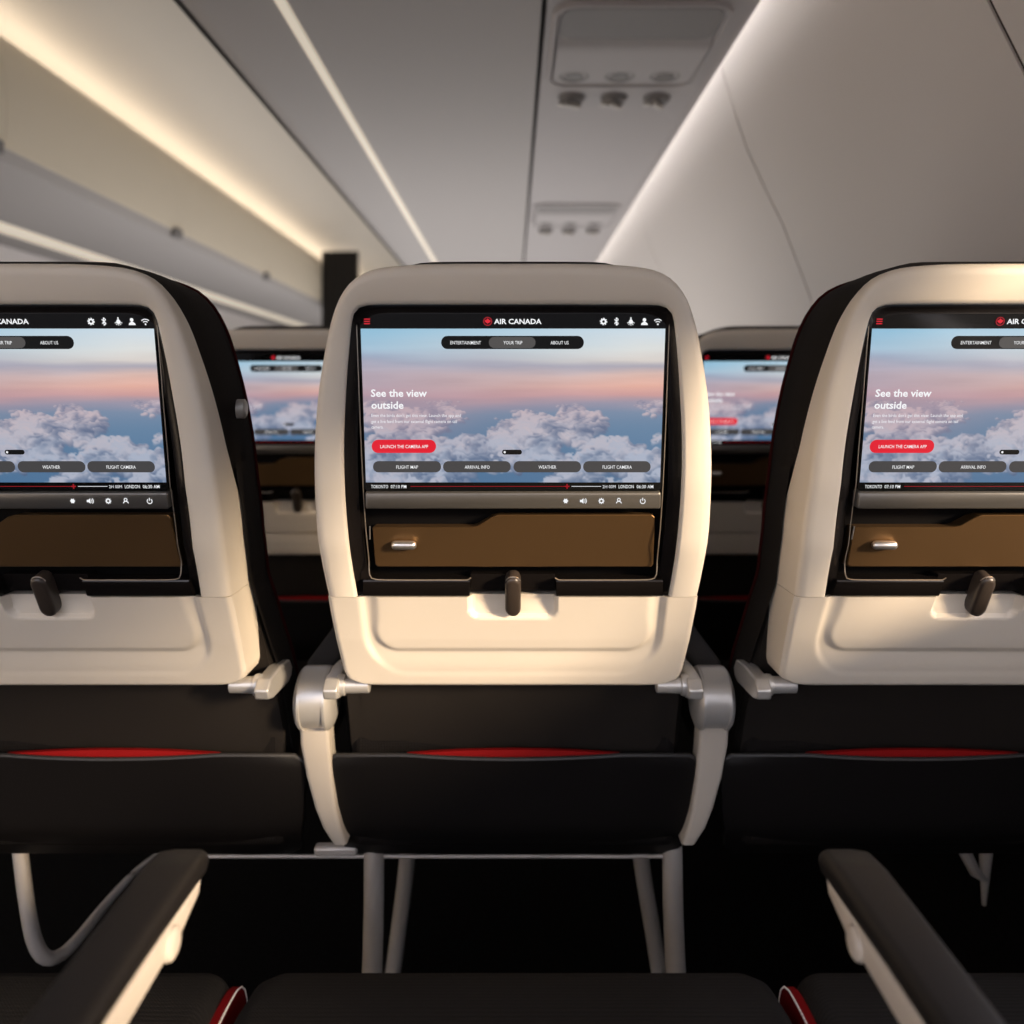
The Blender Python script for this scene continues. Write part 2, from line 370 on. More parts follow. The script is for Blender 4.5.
def build_seat():
    t = thing('airline_seat', (0, 1.0, 0), '', 'seat')
    # ---- shell: swept section round a U
    sh = MB(); L = []
    cols = [(0, 'd'), (0, .010), (.05, .004), (.16, .0008), (.34, 0), (.88, 0), (.96, .0015), (1.0, .006), (1.03, .020)]
    def ring(sgn):
        out = []
        for (ox, oy), (ix, iy) in zip(A_, B_):
            row = []
            for f, dy in cols:
                X = ox+(ix-ox)*f; Y_ = oy+(iy-oy)*f
                dd = sdepth(oy) if dy == 'd' else dy
                grow = .0
                if dy == 'd': grow = .0005
                row.append((sgn*(xs(X, Y_)+grow*0), Ys(Y_)+dd, zs(Y_)))
            out.append(row)
        return out
    R = ring(1); Lr = ring(-1)
    P = R[:-1]+Lr[::-1]
    sh.grid(P, flip=True)
    n = len(cols)
    tot = len(P)
    sh.add(P[0], [tuple(range(n))]); sh.add(P[-1], [tuple(range(n-1, -1, -1))])
    obj('back_shell', sh, 'cream', t, SO, smooth=50)
    # ---- tray table: relief surface
    def rb(dx, py, hx, top, bot, r):
        # signed distance (px) to box |dx|<hx, py<bot with rounded bottom corners; negative inside
        qx = abs(dx)-(hx-r); qy = py-(bot-r)
        if qx > 0 and qy > 0: return math.hypot(qx, qy)-r
        return max(qx-r, qy-r)
    def relief(dx, py):
        d = 0.
        inB = sstep(3.5, -3.5, rb(dx, py, 152-.12*(py-597), 0, 674, 40))
        ra = rb(dx, py, 143-.06*(py-597), 0, 650, 26); wide = 1-sstep(615, 648, py)
        inA = sstep(3.0, -2.0-7.0*wide, ra)
        d += .0048*inB*(1-inA)*(1-.80*sstep(644, 670, py)) + .0008*inA
        inL = sstep(2.5, -2.5, rb(dx, py, 43, 0, 617, 9))
        d += inL*(.013-.006*sstep(600, 618, py))
        return d
    hwt = [(597, 186), (610, 184), (640, 178), (660, 173), (672, 170), (679, 166), (683, 156), (685, 146), (686.3, 134)]
    def hw(py): return float(np.interp(py, [a for a, _ in hwt], [b for _, b in hwt]))
    rows = list(np.linspace(597.4, 670, 50))+list(np.linspace(671.5, 686.3, 14))
    NX = 170
    front = []
    for py in rows:
        r = []
        for i in range(NX+1):
            u = -1+2*i/NX; dx = u*hw(py)
            e = (1-abs(u))*hw(py)                   # px from the edge
            ed = .006*max(0, 1-e/4)**2+.004*max(0, 1-(686.3-py)/3)**2
            r.append((xs(dx, py), Ys(py)+relief(dx, py)+ed, zs(py)))
        front.append(r)
    tr = MB().grid(front)
    D = .055
    back = [[(x*1.0, Ys(py)+.03+(D if 1 else 0)*(1-.5*sstep(650, 686, py)), z) for (x, y, z) in r] for r, py in zip(front, rows)]
    # side and bottom walls
    tr.grid([[r[0] for r in front], [r[0] for r in back]], flip=False)
    tr.grid([[r[-1] for r in front], [r[-1] for r in back]], flip=True)
    tr.grid([front[-1], back[-1]], flip=False); tr.grid([front[0], back[0]], flip=True)
    tr.grid([[r[0], r[-1]] for r in back], flip=True)
    obj('tray_table', tr, 'cream', t, SO, smooth=38)
    # ---- recess frame: black lining from shell opening back to plate
    rf = MB(); fr = []
    for s in (1, -1):
        part = []
        for (ix, iy) in B_:
            k1 = 1.0; row = []
            for ins, dep in ((0, .005), (3.5, .009), (10, .012), (12, .012), (12.5, .032)):
                sx = ix-ins*min(1, ix/40); sy = iy+(ins*sstep(345, 300, iy)*.75)
                row.append((s*xs(sx, iy), Ys(iy)+dep, zs(sy)))
            part.append(row)
        fr.append(part)
    rf.grid(fr[0][:-1]+fr[1][::-1], flip=True)
    lip = MB()
    obj('recess_frame', rf, 'black', t, SO, smooth=50)
    bp = MB(); ring_pts = [(xs(ix+1, iy), Ys(iy)+.034, zs(iy)) for ix, iy in B_]+[(-xs(ix+1, iy), Ys(iy)+.034, zs(iy)) for ix, iy in B_[::-1][1:]]
    for y0, y1 in zip(range(304, 598, 8), range(312, 606, 8)):
        pass
    rws = [[(sx*np.interp(py, [i for i in range(304, 600)], [170]*296)*Ys(py)/F, Ys(py)+.036, zs(py)) for sx in np.linspace(-1, 1, 9)] for py in np.linspace(300, 598, 30)]
    obj('back_plate', MB().grid(rws), 'dark', t, SO)
    # lower lip of the recess, notched for the latch
    lp = MB()
    for s in (1, -1):
        def q(dx, py, dep): return (s*xs(dx, py), Ys(py)+dep, zs(py))
        L = []
        for dx in list(np.linspace(43.5, 150, 10)):
            L.append([q(dx, 596.6, .030), q(dx, 596.6, .002), q(dx, 595.5, .0005), q(dx, 582, .0005), q(dx, 580.5, .002), q(dx, 580.3, .030)])
        lip = obj('recess_lip', MB().loops(L), 'black', t, SO, smooth=40)
    bl = MB(); L = []
    for dx in np.linspace(-43, 43, 6):
        L.append([(xs(dx, 594), Ys(594)+.034, zs(594)), (xs(dx, 594), Ys(594)+.0145, zs(594)), (xs(dx, 577), Ys(577)+.0145, zs(577)), (xs(dx, 577), Ys(577)+.034, zs(577))])
    obj('notch_bar', bl.loops(L), 'black', lip, SO, smooth=0)
    # thin bright metal tube standing in for the highlight along the frame edge
    for s in (1, -1):
        pth = [(155, 309), (158, 312), (158.5, 320), (157, 360), (154, 440), (150, 520), (146, 560), (144.5, 573), (142.5, 578), (138, 579.8), (120, 580.2), (60, 580.2), (45, 580.2), (43, 579.5), (42.2, 578)]
        pts = []
        for dx, py in smooth_curve(pth, 90, 1):
            pts.append((s*xs(dx, py), Ys(py)+(.0095 if py < 560 else .0095-.009*sstep(560, 580, py)), zs(py)))
        obj('edging_line', MB().tube(pts, .0006, 6), 'line', t, SO)
    # ---- monitor
    def plate(outl, lift, thick, m, name, par):
        f = [Pm(x, y, lift) for x, y in outl]; b = [Pm(x, y, lift-thick) for x, y in outl]
        return obj(name, MB().loops([b, f]), m, par, SO, smooth=30)
    def pxr(x0, x1, y0, y1, r, n=6): return rrect(x0, x1, y0, y1, r, n)
    hwm = lambda py: float(np.interp(py, [312, 490, 508], [153.8, 148.5, 148]))
    om = [(513.5+s*(hwm(y)-d), y) for s, y, d in ()]
    def trap(y0, y1, dx0, r, n=5):
        pts = rrect(-1, 1, y0, y1, .001, 0) if 0 else []
        base = rrect(-100, 100, y0, y1, r, n)
        return [(513.5+(math.copysign(hwm(y)+dx0-(100-abs(x)), x)), y) for x, y in base]
    mon = plate(trap(311.5, 490.8, 0, 4), .0, .012, 'glass', 'monitor', t)
    # control bar under the glass
    f = trap(491.6, 508.5, -.5, 2.5)
    loopsB = [[Pm(x, y, -.010) for x, y in f], [Pm(x, y, .0005) for x, y in f], [Pm(513.5+(x-513.5)*.992, 500+(y-500)*.86, .0022) for x, y in f]]
    cb = obj('control_bar', MB().loops(loopsB), 'barpaint', mon, SO, smooth=50)
    # screen picture
    H, W = 152, 304
    g = MB(); P = []
    for i in range(H+1):
        py = 328.6+(482.3-328.6)*i/H; hwx = float(np.interp(py, [329, 482], [152.3, 147]))
        P.append([Pm(513.5+hwx*(-1+2*j/W), py, .0003) for j in range(W+1)])
    g.grid(P)
    pic = obj('screen_picture', g, picture_mat(), mon, SO, smooth=0)
    ca = pic.data.color_attributes.new('pic', 'FLOAT_COLOR', 'POINT')
    ca.data.foreach_set('color', cloud_picture(H+1, W+1).ravel())
    # header strip
    def flat(outls, lift, m, name, par=mon):
        mb = MB()
        for o_ in outls:
            o_ = list(o_)
            a = sum(o_[i][0]*o_[(i+1) % len(o_)][1]-o_[(i+1) % len(o_)][0]*o_[i][1] for i in range(len(o_)))
            if a < 0: o_ = o_[::-1]
            mb.loops([[Pm(x, y, lift-.0002) for x, y in o_], [Pm(x, y, lift) for x, y in o_]])
        return obj(name, mb, m, par, SO, smooth=0)
    flat([pxr(441.7, 584.3, 335.8, 349, 6.4)], .0006, 'ui_black', 'menu_bar')
    flat([pxr(489.4, 536, 336.8, 348, 5.4)], .0009, 'ui_mid', 'menu_tab')
    flat([pxr(372.3, 436.6, 439.6, 452.8, 6.4)], .0006, 'ui_red', 'launch_button')
    for a, b in ((373.6, 441.6), (443.6, 511.2), (514, 581.5), (583.6, 651)):
        flat([pxr(a, b, 461, 472.2, 5.4)], .0006, 'ui_grey', 'menu_button')
    flat([pxr(502.6, 522.4, 449.6, 454.4, 2.3)], .0006, 'ui_black', 'page_dots')
    flat([pxr(366.5, 369.5+0.0, 0, 1, .1)] if 0 else [pxr(364.6, 370.6, 318.6, 319.5, .2), pxr(364.6, 370.6, 320.9, 321.8, .2), pxr(364.6, 370.6, 323.2, 324.1, .2)], .0006, 'ui_red', 'menu_icon')
    circ = lambda cx, cy, r, n=20: [(cx+r*math.cos(2*PI*i/n), cy+r*math.sin(2*PI*i/n)) for i in range(n)]
    def annulus(mb, cx, cy, r0, r1, a0=0, a1=360, lift=.0007, n=24):
        o_ = [(cx+r1*math.cos(math.radians(a0+(a1-a0)*i/n)), cy-r1*math.sin(math.radians(a0+(a1-a0)*i/n))) for i in range(n+1)]
        i_ = [(cx+r0*math.cos(math.radians(a0+(a1-a0)*i/n)), cy-r0*math.sin(math.radians(a0+(a1-a0)*i/n))) for i in range(n+1)]
        mb.grid([[Pm(x, y, lift) for x, y in o_], [Pm(x, y, lift) for x, y in i_]])
    def pol(mb, pts, lift=.0007): mb.poly([Pm(x, y, lift) for x, y in pts])
    # round red emblem with a maple leaf
    e = MB(); annulus(e, 488.2, 321.3, 3.5, 4.5); em = obj('airline_emblem', e, 'ui_dred', mon, SO, smooth=0)
    leaf = [(0, -3.2), (.6, -2.1), (1.2, -2.4), (1.0, -1.0), (1.8, -1.7), (2.1, -1.2), (3.0, -1.3), (2.6, -.4), (3.1, 0), (1.6, 1.2), (1.7, 1.7), (.3, 1.5), (.25, 2.9), (-.25, 2.9), (-.3, 1.5), (-1.7, 1.7), (-1.6, 1.2), (-3.1, 0), (-2.6, -.4), (-3.0, -1.3), (-2.1, -1.2), (-1.8, -1.7), (-1.0, -1.0), (-1.2, -2.4), (-.6, -2.1)]
    e = MB(); pol(e, [(488.2+x, 321.3+y) for x, y in leaf], .0008); obj('maple_leaf', e, 'ui_red', mon, SO, smooth=0)
    # header icons, each its own mesh
    def seg(mb, pts, wd, lift=.0007):
        for (x0, y0), (x1, y1) in zip(pts[:-1], pts[1:]):
            l = math.hypot(x1-x0, y1-y0); nx, ny = -(y1-y0)/l*wd/2, (x1-x0)/l*wd/2
            pol(mb, [(x0+nx, y0+ny), (x1+nx, y1+ny), (x1-nx, y1-ny), (x0-nx, y0-ny)], lift)
    def icon(name, mb, m='ui_white'): return obj(name, mb, m, mon, SO, smooth=0)
    g = MB(); g.grid([[Pm(604+(r_*math.cos(k*PI/16)), 321.5+(r_*math.sin(k*PI/16)), .0007) for k in range(33)] for r_ in (0,)]+[]) if 0 else None
    rin = 1.3; pts_o = []; pts_i = []
    for k in range(65):
        a = k*2*PI/64; ro_ = 3.8 if (k//4) % 2 == 0 else 2.8
        pts_o.append(Pm(604+ro_*math.cos(a), 321.5+ro_*math.sin(a), .0007)); pts_i.append(Pm(604+rin*math.cos(a), 321.5+rin*math.sin(a), .0007))
    icon('settings_icon', MB().grid([pts_i, pts_o]))
    ic = MB(); seg(ic, [(614.8, 319.3), (618.8, 323.4), (616.7, 325.4), (616.7, 317.6), (618.8, 319.6), (614.8, 323.7)], .9); icon('wireless_icon', ic)
    ic = MB(); seg(ic, [(631.3, 317.2), (631.3, 319.9)], 1.2); pol(ic, circ(631.3, 321.6, 2.1))
    for a in (200, 235, 270, 305, 340):
        ca_, sa_ = math.cos(math.radians(a)), -math.sin(math.radians(a)); seg(ic, [(631.3+1.9*ca_, 321.6+1.9*sa_), (631.3+4*ca_, 321.6+4*sa_)], .7)
    icon('reading_light_icon', ic)
    ic = MB(); pol(ic, circ(644.8, 319.8, 1.8)); pol(ic, [(641.4, 325), (641.6, 323.4), (643, 322.3), (644.2, 321.5), (645.4, 321.5), (646.6, 322.3), (648, 323.4), (648.2, 325)]); icon('attendant_icon', ic)
    ic = MB(); pol(ic, circ(658.2, 324.2, .9))
    annulus(ic, 658.2, 324.4, 2.6, 3.5, 45, 135, n=8); annulus(ic, 658.2, 324.4, 4.8, 5.7, 45, 135, n=8); icon('signal_icon', ic)
    # footer
    e = MB(); seg(e, [(411, 486.2), (566, 486.2)], .5); seg(e, [(567.5, 483.8), (567.5, 488.6)], 1.3); seg(e, [(565.1, 486.2), (569.9, 486.2)], 1.3)
    obj('progress_line', e, 'ui_dred', mon, SO, smooth=0)
    e = MB(); seg(e, [(572, 486.2), (601.5, 486.2)], .5); obj('remaining_line', e, 'ui_soft', mon, SO, smooth=0)
    e = MB(); pol(e, circ(505.2, 452, 1.1), .0009); obj('page_dot', e, 'ui_white', mon, SO, smooth=0)
    # control bar icons
    LB = .0027
    def cc(bi, cx, cy, r): pol(bi, circ(cx, cy, r), LB)
    bi = MB(); cc(bi, 566, 500.2, 1.9)
    for k in range(6): a = k*60*PI/180; cc(bi, 566+2.0*math.cos(a), 500.2+2.0*math.sin(a), .6)
    icon('dimmer_key', bi)
    bi = MB(); pol(bi, [(580.2, 499), (582, 499), (583.8, 497.4), (583.8, 503), (582, 501.4), (580.2, 501.4)], LB)
    annulus(bi, 583.4, 500.2, 1.6, 2.3, -50, 50, LB, 6); annulus(bi, 583.4, 500.2, 3.0, 3.7, -50, 50, LB, 6); icon('volume_key', bi)
    bi = MB(); annulus(bi, 601.6, 500.2, 1.2, 2.3, 0, 360, LB)
    for k in range(8): a = k*45*PI/180; cc(bi, 601.6+2.6*math.cos(a), 500.2+2.6*math.sin(a), .5)
    icon('brightness_key', bi)
    bi = MB(); annulus(bi, 619, 498.9, 1.0, 1.8, 0, 360, LB); annulus(bi, 619, 503.0, 2.1, 3.0, 10, 170, LB, 10); icon('call_key', bi)
    bi = MB(); annulus(bi, 642.8, 500.4, 2.0, 2.8, -235, 55, LB, 20); seg(bi, [(642.8, 497), (642.8, 500)], .8, LB); icon('power_key', bi)
    # writing
    def words(items, m, name, lift):
        mb = MB()
        for s, x0, x1, base, cap, bold in items:
            cu_ = bpy.data.curves.new('t', 'FONT'); cu_.body = s; cu_.size = 1; cu_.offset = bold; cu_.resolution_u = 2
            ob = bpy.data.objects.new('t', cu_); me = ob.to_mesh()
            vs = [tuple(v.co) for v in me.vertices]; fs = [tuple(p.vertices) for p in me.polygons]
            xsn = [v[0] for v in vs]; mn, mx = min(xsn), max(xsn)
            capu = .70
            out = [Pm(x0+(v[0]-mn)/(mx-mn)*(x1-x0), base-v[1]/capu*cap, lift) for v in vs]
            mb.add(out, fs)
            ob.to_mesh_clear(); bpy.data.objects.remove(ob); bpy.data.curves.remove(cu_)
        return obj(name, mb, m, mon, SO, smooth=0)
    def words_each(items, m, name, lift):
        for it in items: words([it], m, name, lift)
    words_each([('AIR CANADA', 494.6, 542, 323.8, 5.0, .022), ('ENTERTAINMENT', 451, 481.5, 344.2, 3.4, .002), ('YOUR TRIP', 504, 522.8, 344.2, 3.4, .002), ('ABOUT US', 551, 569, 344.2, 3.4, .002),
           ('See the view', 371.6, 427.6, 396.4, 7.2, .020), ('outside', 372, 404.2, 408.4, 7.2, .020),
           ('LAUNCH THE CAMERA APP', 381, 428.8, 447.9, 3.3, .002), ('FLIGHT MAP', 397, 418.7, 468.4, 3.3, .002), ('ARRIVAL INFO', 465.3, 490.2, 468.4, 3.3, .002),
           ('WEATHER', 539, 556.6, 468.4, 3.3, .002), ('FLIGHT CAMERA', 603, 632.2, 468.4, 3.3, .002),
           ('TORONTO', 371.8, 388.8, 487.9, 3.3, .002), ('07:10 PM', 391.4, 407, 487.9, 3.3, .002), ('LONDON', 619, 634, 487.9, 3.3, .002), ('06:30 AM', 637, 653.6, 487.9, 3.3, .002)], 'ui_white', 'screen_writing', .0012)
    words_each([("Even the birds don't get this view. Launch the app and", 372, 461.5, 416.8, 3.2, .004), ('get a live feed from our external flight camera on tail', 372, 457.5, 422.8, 3.2, .004), ('camera.', 372, 384, 428.3, 3.1, .004), ('2H 00M', 603, 616, 487.9, 3.0, 0)], 'ui_soft', 'small_writing', .0009)
    # ---- holder panel below monitor
    hp_px = [(370.5, 530), (372, 529), (472, 529), (478, 527.6), (492, 519), (499, 517), (655, 516.6), (657.5, 519), (656, 567), (654, 569.5), (376, 569.5), (373.5, 567)]
    def hx(p, dep): return ((p[0]-513.5)*Ys(p[1])/F, Ys(p[1])+dep, zs(p[1]))
    # flat front, finite thickness
    hp = MB().loops([[hx(p, .032) for p in hp_px], [hx(p, .0135) for p in hp_px], [hx((513.5+(p[0]-513.5)*.995, 545+(p[1]-545)*.97), .0125) for p in hp_px]])
    hpo = obj('device_holder', hp, 'bronze', t, SO, smooth=30)
    hpl = []
    c0 = hx((394.5, 547), .010); c1 = hx((411.5, 547), .010)
    cap_ = MB(); prof_ = []
    Lr_ = (Vector(c1)-Vector(c0)).length
    pr = [(-.0045, .0008), (-.0040, .0026), (-.0022, .0042), (0, .0048), (Lr_, .0048), (Lr_+.0022, .0042), (Lr_+.0040, .0026), (Lr_+.0045, .0008)]
    cap_.lathe(c0, Vector(c1)-Vector(c0), pr, 16)
    obj('release_tab', cap_, 'chrome', hpo, SO)
    obj('hinge_pin', MB().tube([hx((368.6, 528), .010), hx((368.6, 541), .010)], .0008, 8), 'chrome', hpo, SO)
    # ---- latch
    la = MB(); ol = rrect(-.0085, .0085, 0, .0385, .0075, 6)
    def lpnt(x, s_, d):      # s_ up along slope, d lift toward camera
        y0 = Ys(615.5); z0 = zs(615.5); y1 = Ys(577); z1 = zs(577)
        k = s_/.0385; return (x, y0+(y1-y0)*k-d, z0+(z1-z0)*k-d*.3)
    L = [[lpnt(x, s_, -.014) for x, s_ in ol], [lpnt(x, s_, .000) for x, s_ in ol], [lpnt(x*.9, .01925+(s_-.01925)*.95, .003) for x, s_ in ol], [lpnt(x*.6, .01925+(s_-.01925)*.80, .0042) for x, s_ in ol]]
    lo = obj('latch', MB().loops(L), 'latch', t, SO, smooth=60)
    obj('chrome_edge', MB().tube([lpnt(x, s_, .0000) for x, s_ in ol[2:12]], .0007, 6), 'chrome', lo, SO)
    # ---- upholstered back in front of the shell
    cyp = [(x, y) for x, y in A_]
    hx_ = []
    zt = [(xs(x, y), zs(y)) for x, y in A_]            # from z~.73 up to top centre
    low = [(.0, .385), (.12, .385), (.19, .39), (.206, .41), (.211, .46), (.211, .55), (.209, .61), (.205, .66), (.202, .70)]
    hl = low+zt; hl = [tuple(p) for p in smooth_curve(hl, 90, 1)]
    full = hl+[(-x, z) for x, z in reversed(hl[1:-1])]
    def sd(z): return float(np.interp(z, [.3, .55, .62, .73, .79, .895, 1.013, 1.05, 1.09], [.045, .055, .055, .082, .076, .042, .024, .018, .016]))
    def lpc(grow, dep, gx=0):
        out = []
        for x, z in full:
            cx, cz = 0, .75
            nx = grow*(1 if x > 0 else -1)*min(1, abs(x)/.12); nz = min(0, grow)*sstep(1.02, 1.07, z)+gx*.74*sstep(1.055, 1.076, z)*(1-sstep(.085, .15, abs(x)))
            out.append((x+nx, Yz(z)+(sd(z)+dep if dep < .05 else dep), z+nz))
        return out
    cu_ = MB().loops([lpc(-.020, -.004), lpc(-.004, -.004), lpc(-.003, .004, .003), lpc(-.0015, .012, .007), lpc(.002, .060, .014), lpc(.003, .108, .016), lpc(.001, .125, .010), lpc(-.009, .139), lpc(-.03, .144)])
    bc = obj('back_cushion', cu_, 'fabric', t, SO, smooth=60)
    pip = [p for p in lpc(.0015, .127, .008) if p[2] > .5]
    # order: rotate so the path starts at right bottom
    pr_ = [p for p in lpc(.0015, .127, .008)]
    iR = [i for i, p in enumerate(pr_) if p[2] > .50 and p[0] > 0]; iL = [i for i, p in enumerate(pr_) if p[2] > .50 and p[0] <= 0]
    path = [pr_[i] for i in iR]+[pr_[i] for i in iL if i > max(iR)]
    obj('piping', MB().tube(path, .0022, 6), 'redline', bc, SO)
    # side hook
    hk = MB(); hk.lathe((.205, .868, .935), (1, 0, 0), [(-.004, .007), (.004, .007), (.006, .005)], 16); hk.v = [(x, y, .935+(z-.935)*1.5) for x, y, z in hk.v]
    obj('side_button', hk, 'silver', t, SO)
    # ---- lower back fabric, pocket
    px_ = MB(); L = []
    rowsP = np.linspace(0, 1, 18)
    def pk(u, v, dep):
        py = 757+96.5*v
        hwx = float(np.interp(v, [0, .03, .08, .2, .6, .9, .97, 1.0], [.220, .228, .2325, .2335, .229, .221, .214, .203]))
        Y = .988+.020*v+.045*sstep(.72, 1.08, v)**1.3 + .022*abs(u)**4
        dip = 4.2*max(0, 1-(abs(u*hwx)/.132)**2)**1 if abs(u*hwx) < .132 else 0
        py2 = py+dip*(1-v)**6
        z = CZ+(395-py2)*Y/F
        return (u*(hwx+.003), Y+dep, z)
    fr_ = [[pk(-1+2*j/48, v, 0) for j in range(49)] for v in rowsP]
    bk_ = [[pk(-1+2*j/48, v, .010) for j in range(49)] for v in rowsP]
    px_.grid(fr_); px_.grid(bk_, flip=True)
    px_.grid([[r[0] for r in fr_], [r[0] for r in bk_]]); px_.grid([[r[-1] for r in fr_], [r[-1] for r in bk_]], flip=True)
    px_.grid([fr_[0], bk_[0]], flip=True); px_.grid([fr_[-1], bk_[-1]])
    po = obj('seat_pocket', px_, 'leather', t, SO, smooth=50)
    rimp = [pk(-1+2*j/48, .0, .004) for j in range(49)]
    rimp = [pk(-1, .10, .004), pk(-1, .05, .004)]+rimp+[pk(1, .05, .004), pk(1, .10, .004)]
    obj('pocket_rim', MB().tube(rimp, .0032, 8), 'rim', po, SO)
    rd = MB(); top = []; bot = []
    for j in range(31):
        x = -.133+.266*j/30; a = max(0, 1-(x/.133)**2)
        top.append((x, .998, zrow(752.8+4.2*(1-a)))); bot.append((x, .998, zrow(764)))
    rd.grid([top, bot]); rd.grid([[(x, y+.006, z) for x, y, z in top], [(x, y+.006, z) for x, y, z in bot]], flip=True); rd.grid([top, [(x, y+.006, z) for x, y, z in top]], flip=True)
    obj('red_lining', rd, 'red', po, SO)
    obj('lower_back_cover', MB().box(-.208, .208, 1.022, 1.055, .37, .60), 'fabric2', t, SO, bevel=.012)
    # seat base
    obj('seat_cushion', MB().box(-.212, .212, 1.05, 1.50, .376, .46), 'fabric2', t, SO, bevel=.03, bseg=4)
    # ---- tray arms either side
    for s in (1, -1):
        a = MB()
        a.lathe((s*.168, .940, .6095), (s, 0, 0), [(0, .0080), (.001, .0092), (.028, .0098), (.029, .012), (.033, .0128), (.037, .012), (.039, .0100), (.042, .0100)], 24)
        ar = obj('tray_hinge', a, 'silver', t, SO, smooth=35)
        b = MB(); pl = []
        for y, z in [(.930, .620), (.975, .621), (1.008, .617), (1.020, .604), (1.016, .594), (1.004, .590), (.975, .592), (.940, .594), (.922, .599), (.918, .610)]:
            pl.append((y, z))
        b.loops([[(s*.202, y, z) for y, z in pl], [(s*.219, y, z) for y, z in pl]] if s > 0 else [[(s*.219, y, z) for y, z in pl], [(s*.202, y, z) for y, z in pl]])
        obj('tray_arm', b, 'silver', ar, SO, bevel=.002, bseg=2)
    return t
def zrow(py): return CZ+(395-py)*.990/F

# ---- picture on the screens: sunset sky over cumulus, as per-vertex colours of the lit display
def noise2(h, w_, fx, fy, rng, oct_=4):
    out = np.zeros((h, w_)); amp = 1; tot = 0
    for o in range(oct_):
        gx, gy = int(fx*2**o)+2, int(fy*2**o)+2
        g = rng.random((gy, gx)); y = np.linspace(0, gy-1.001, h); x = np.linspace(0, gx-1.001, w_)
        yi = y.astype(int); xi = x.astype(int); fy_ = y-yi; fx_ = x-xi; fy_ = fy_*fy_*(3-2*fy_); fx_ = fx_*fx_*(3-2*fx_)
        a = g[yi][:, xi]; b = g[yi][:, xi+1]; c = g[yi+1][:, xi]; d = g[yi+1][:, xi+1]
        out += amp*((a*(1-fx_)+b*fx_)*(1-fy_)[:, None]+(c*(1-fx_)+d*fx_)*fy_[:, None]); tot += amp; amp *= .5
    return out/tot
_pic = {}
def cloud_picture(h, w_):
    if 'p' in _pic: return _pic['p']
    rng = np.random.default_rng(11)
    v = np.linspace(0, 1, h)[:, None]*np.ones((1, w_)); u = np.ones((h, 1))*np.linspace(0, 1, w_)[None]
    n1 = noise2(h, w_, 2, 9, rng); vv = v+(n1-.5)*.07
    kv = [0, .12, .20, .24, .30, .38, .44, .49, .55, 1.0]
    Lc = [(150, 196, 222), (172, 200, 220), (166, 178, 200), (176, 176, 194), (186, 172, 184), (184, 166, 178), (182, 152, 164), (150, 140, 158), (110, 132, 160), (72, 112, 150)]
    Rc = [(212, 226, 236), (226, 228, 226), (222, 214, 208), (176, 172, 184), (226, 192, 182), (234, 178, 160), (218, 162, 156), (150, 150, 170), (108, 138, 168), (86, 120, 156)]
    img = np.zeros((h, w_, 3))
    for c in range(3):
        a = np.interp(vv, kv, [k[c] for k in Lc]); b = np.interp(vv, kv, [k[c] for k in Rc])
        uu = np.clip(u*1.15-.05, 0, 1)
        img[..., c] = a*(1-uu)+b*uu
    ns = noise2(h, w_, 3, 22, rng); img += ((ns-.5)*22*np.exp(-((v-.3)/.17)**2))[..., None]
    wx = noise2(h, w_, 22, 14, rng, 3)-.5; wy = noise2(h, w_, 22, 14, rng, 3)-.5; fine = noise2(h, w_, 50, 30, rng, 3)-.5
    asp = 2.0
    clump = noise2(h, w_, 6, 5, rng, 4); wf = noise2(h, w_, 60, 36, rng, 2)-.5
    shade = noise2(h, w_, 12, 10, rng, 3)
    for i in range(44):
        t = i/43; vc = .478+.62*t**1.25; r = .011+.085*t
        nb = int(70-40*t)
        for k in range(nb):
            uc = rng.random()
            dn = clump[min(h-1, int(vc*(h-1))), int(uc*(w_-1))]
            if dn < .43+.10*rng.random(): continue
            big = min(1.2, (dn-.45)*7)
            rr = r*(.35+.5*rng.random()+.55*big); vc2 = vc-(rng.random()*.9+.3*big)*r*.5
            dx = (u-uc)*asp/rr/1.25+wx*1.3+wf*.7; dy = (v-vc2)*asp*.55/rr*1.1+wy*1.3+wf*.7
            d = np.hypot(dx, dy)
            al = np.clip((1.0-d)/.22, 0, 1)*np.clip((.55-dy)/.9, 0, 1)
            lit = np.clip(.46-.62*dy-.45*dx+wf*.6+(shade-.5)*1.5, 0, 1)**1.5
            warm = max(0, (.75-t)*.8)+.25*rng.random()
            hi = np.array([226, 194, 190])*min(1, warm)+np.array([172, 182, 202])*(1-min(1, warm))
            lo = np.array([118, 124, 150])*(1-t)+np.array([74, 98, 132])*t
            col = lo+(hi-lo)*lit[..., None]
            al = al*(.55+.4*min(1, i/10))
            img = img*(1-al[..., None])+col*al[..., None]
    haze = np.exp(-((v-.50)/.10)**2)*.30*(u*.5+.5)
    img = img*(1-haze[..., None])+np.array([178, 160, 176])*haze[..., None]
    lm = (np.exp(-((u-.16)/.2)**2-((v-.55)/.16)**2)*.45)[..., None]; img = img*(1-lm)+np.array([196, 162, 172])*lm
    s = np.clip(img/255, 0, 1); lin = np.where(s < .04045, s/12.92, ((s+.055)/1.055)**2.4)
    out = np.concatenate([lin, np.ones((h, w_, 1))], 2).astype(np.float32)
    _pic['p'] = out; return out
def picture_mat():
    m = bpy.data.materials.new('lit_display'); m.use_nodes = True; nt = m.node_tree; b = nt.nodes['Principled BSDF']
    b.inputs['Base Color'].default_value = (.01, .01, .01, 1); b.inputs['Roughness'].default_value = .13
    a = nt.nodes.new('ShaderNodeVertexColor'); a.layer_name = 'pic'
    nt.links.new(a.outputs[0], b.inputs['Emission Color']); b.inputs['Emission Strength'].default_value = .92
    return m

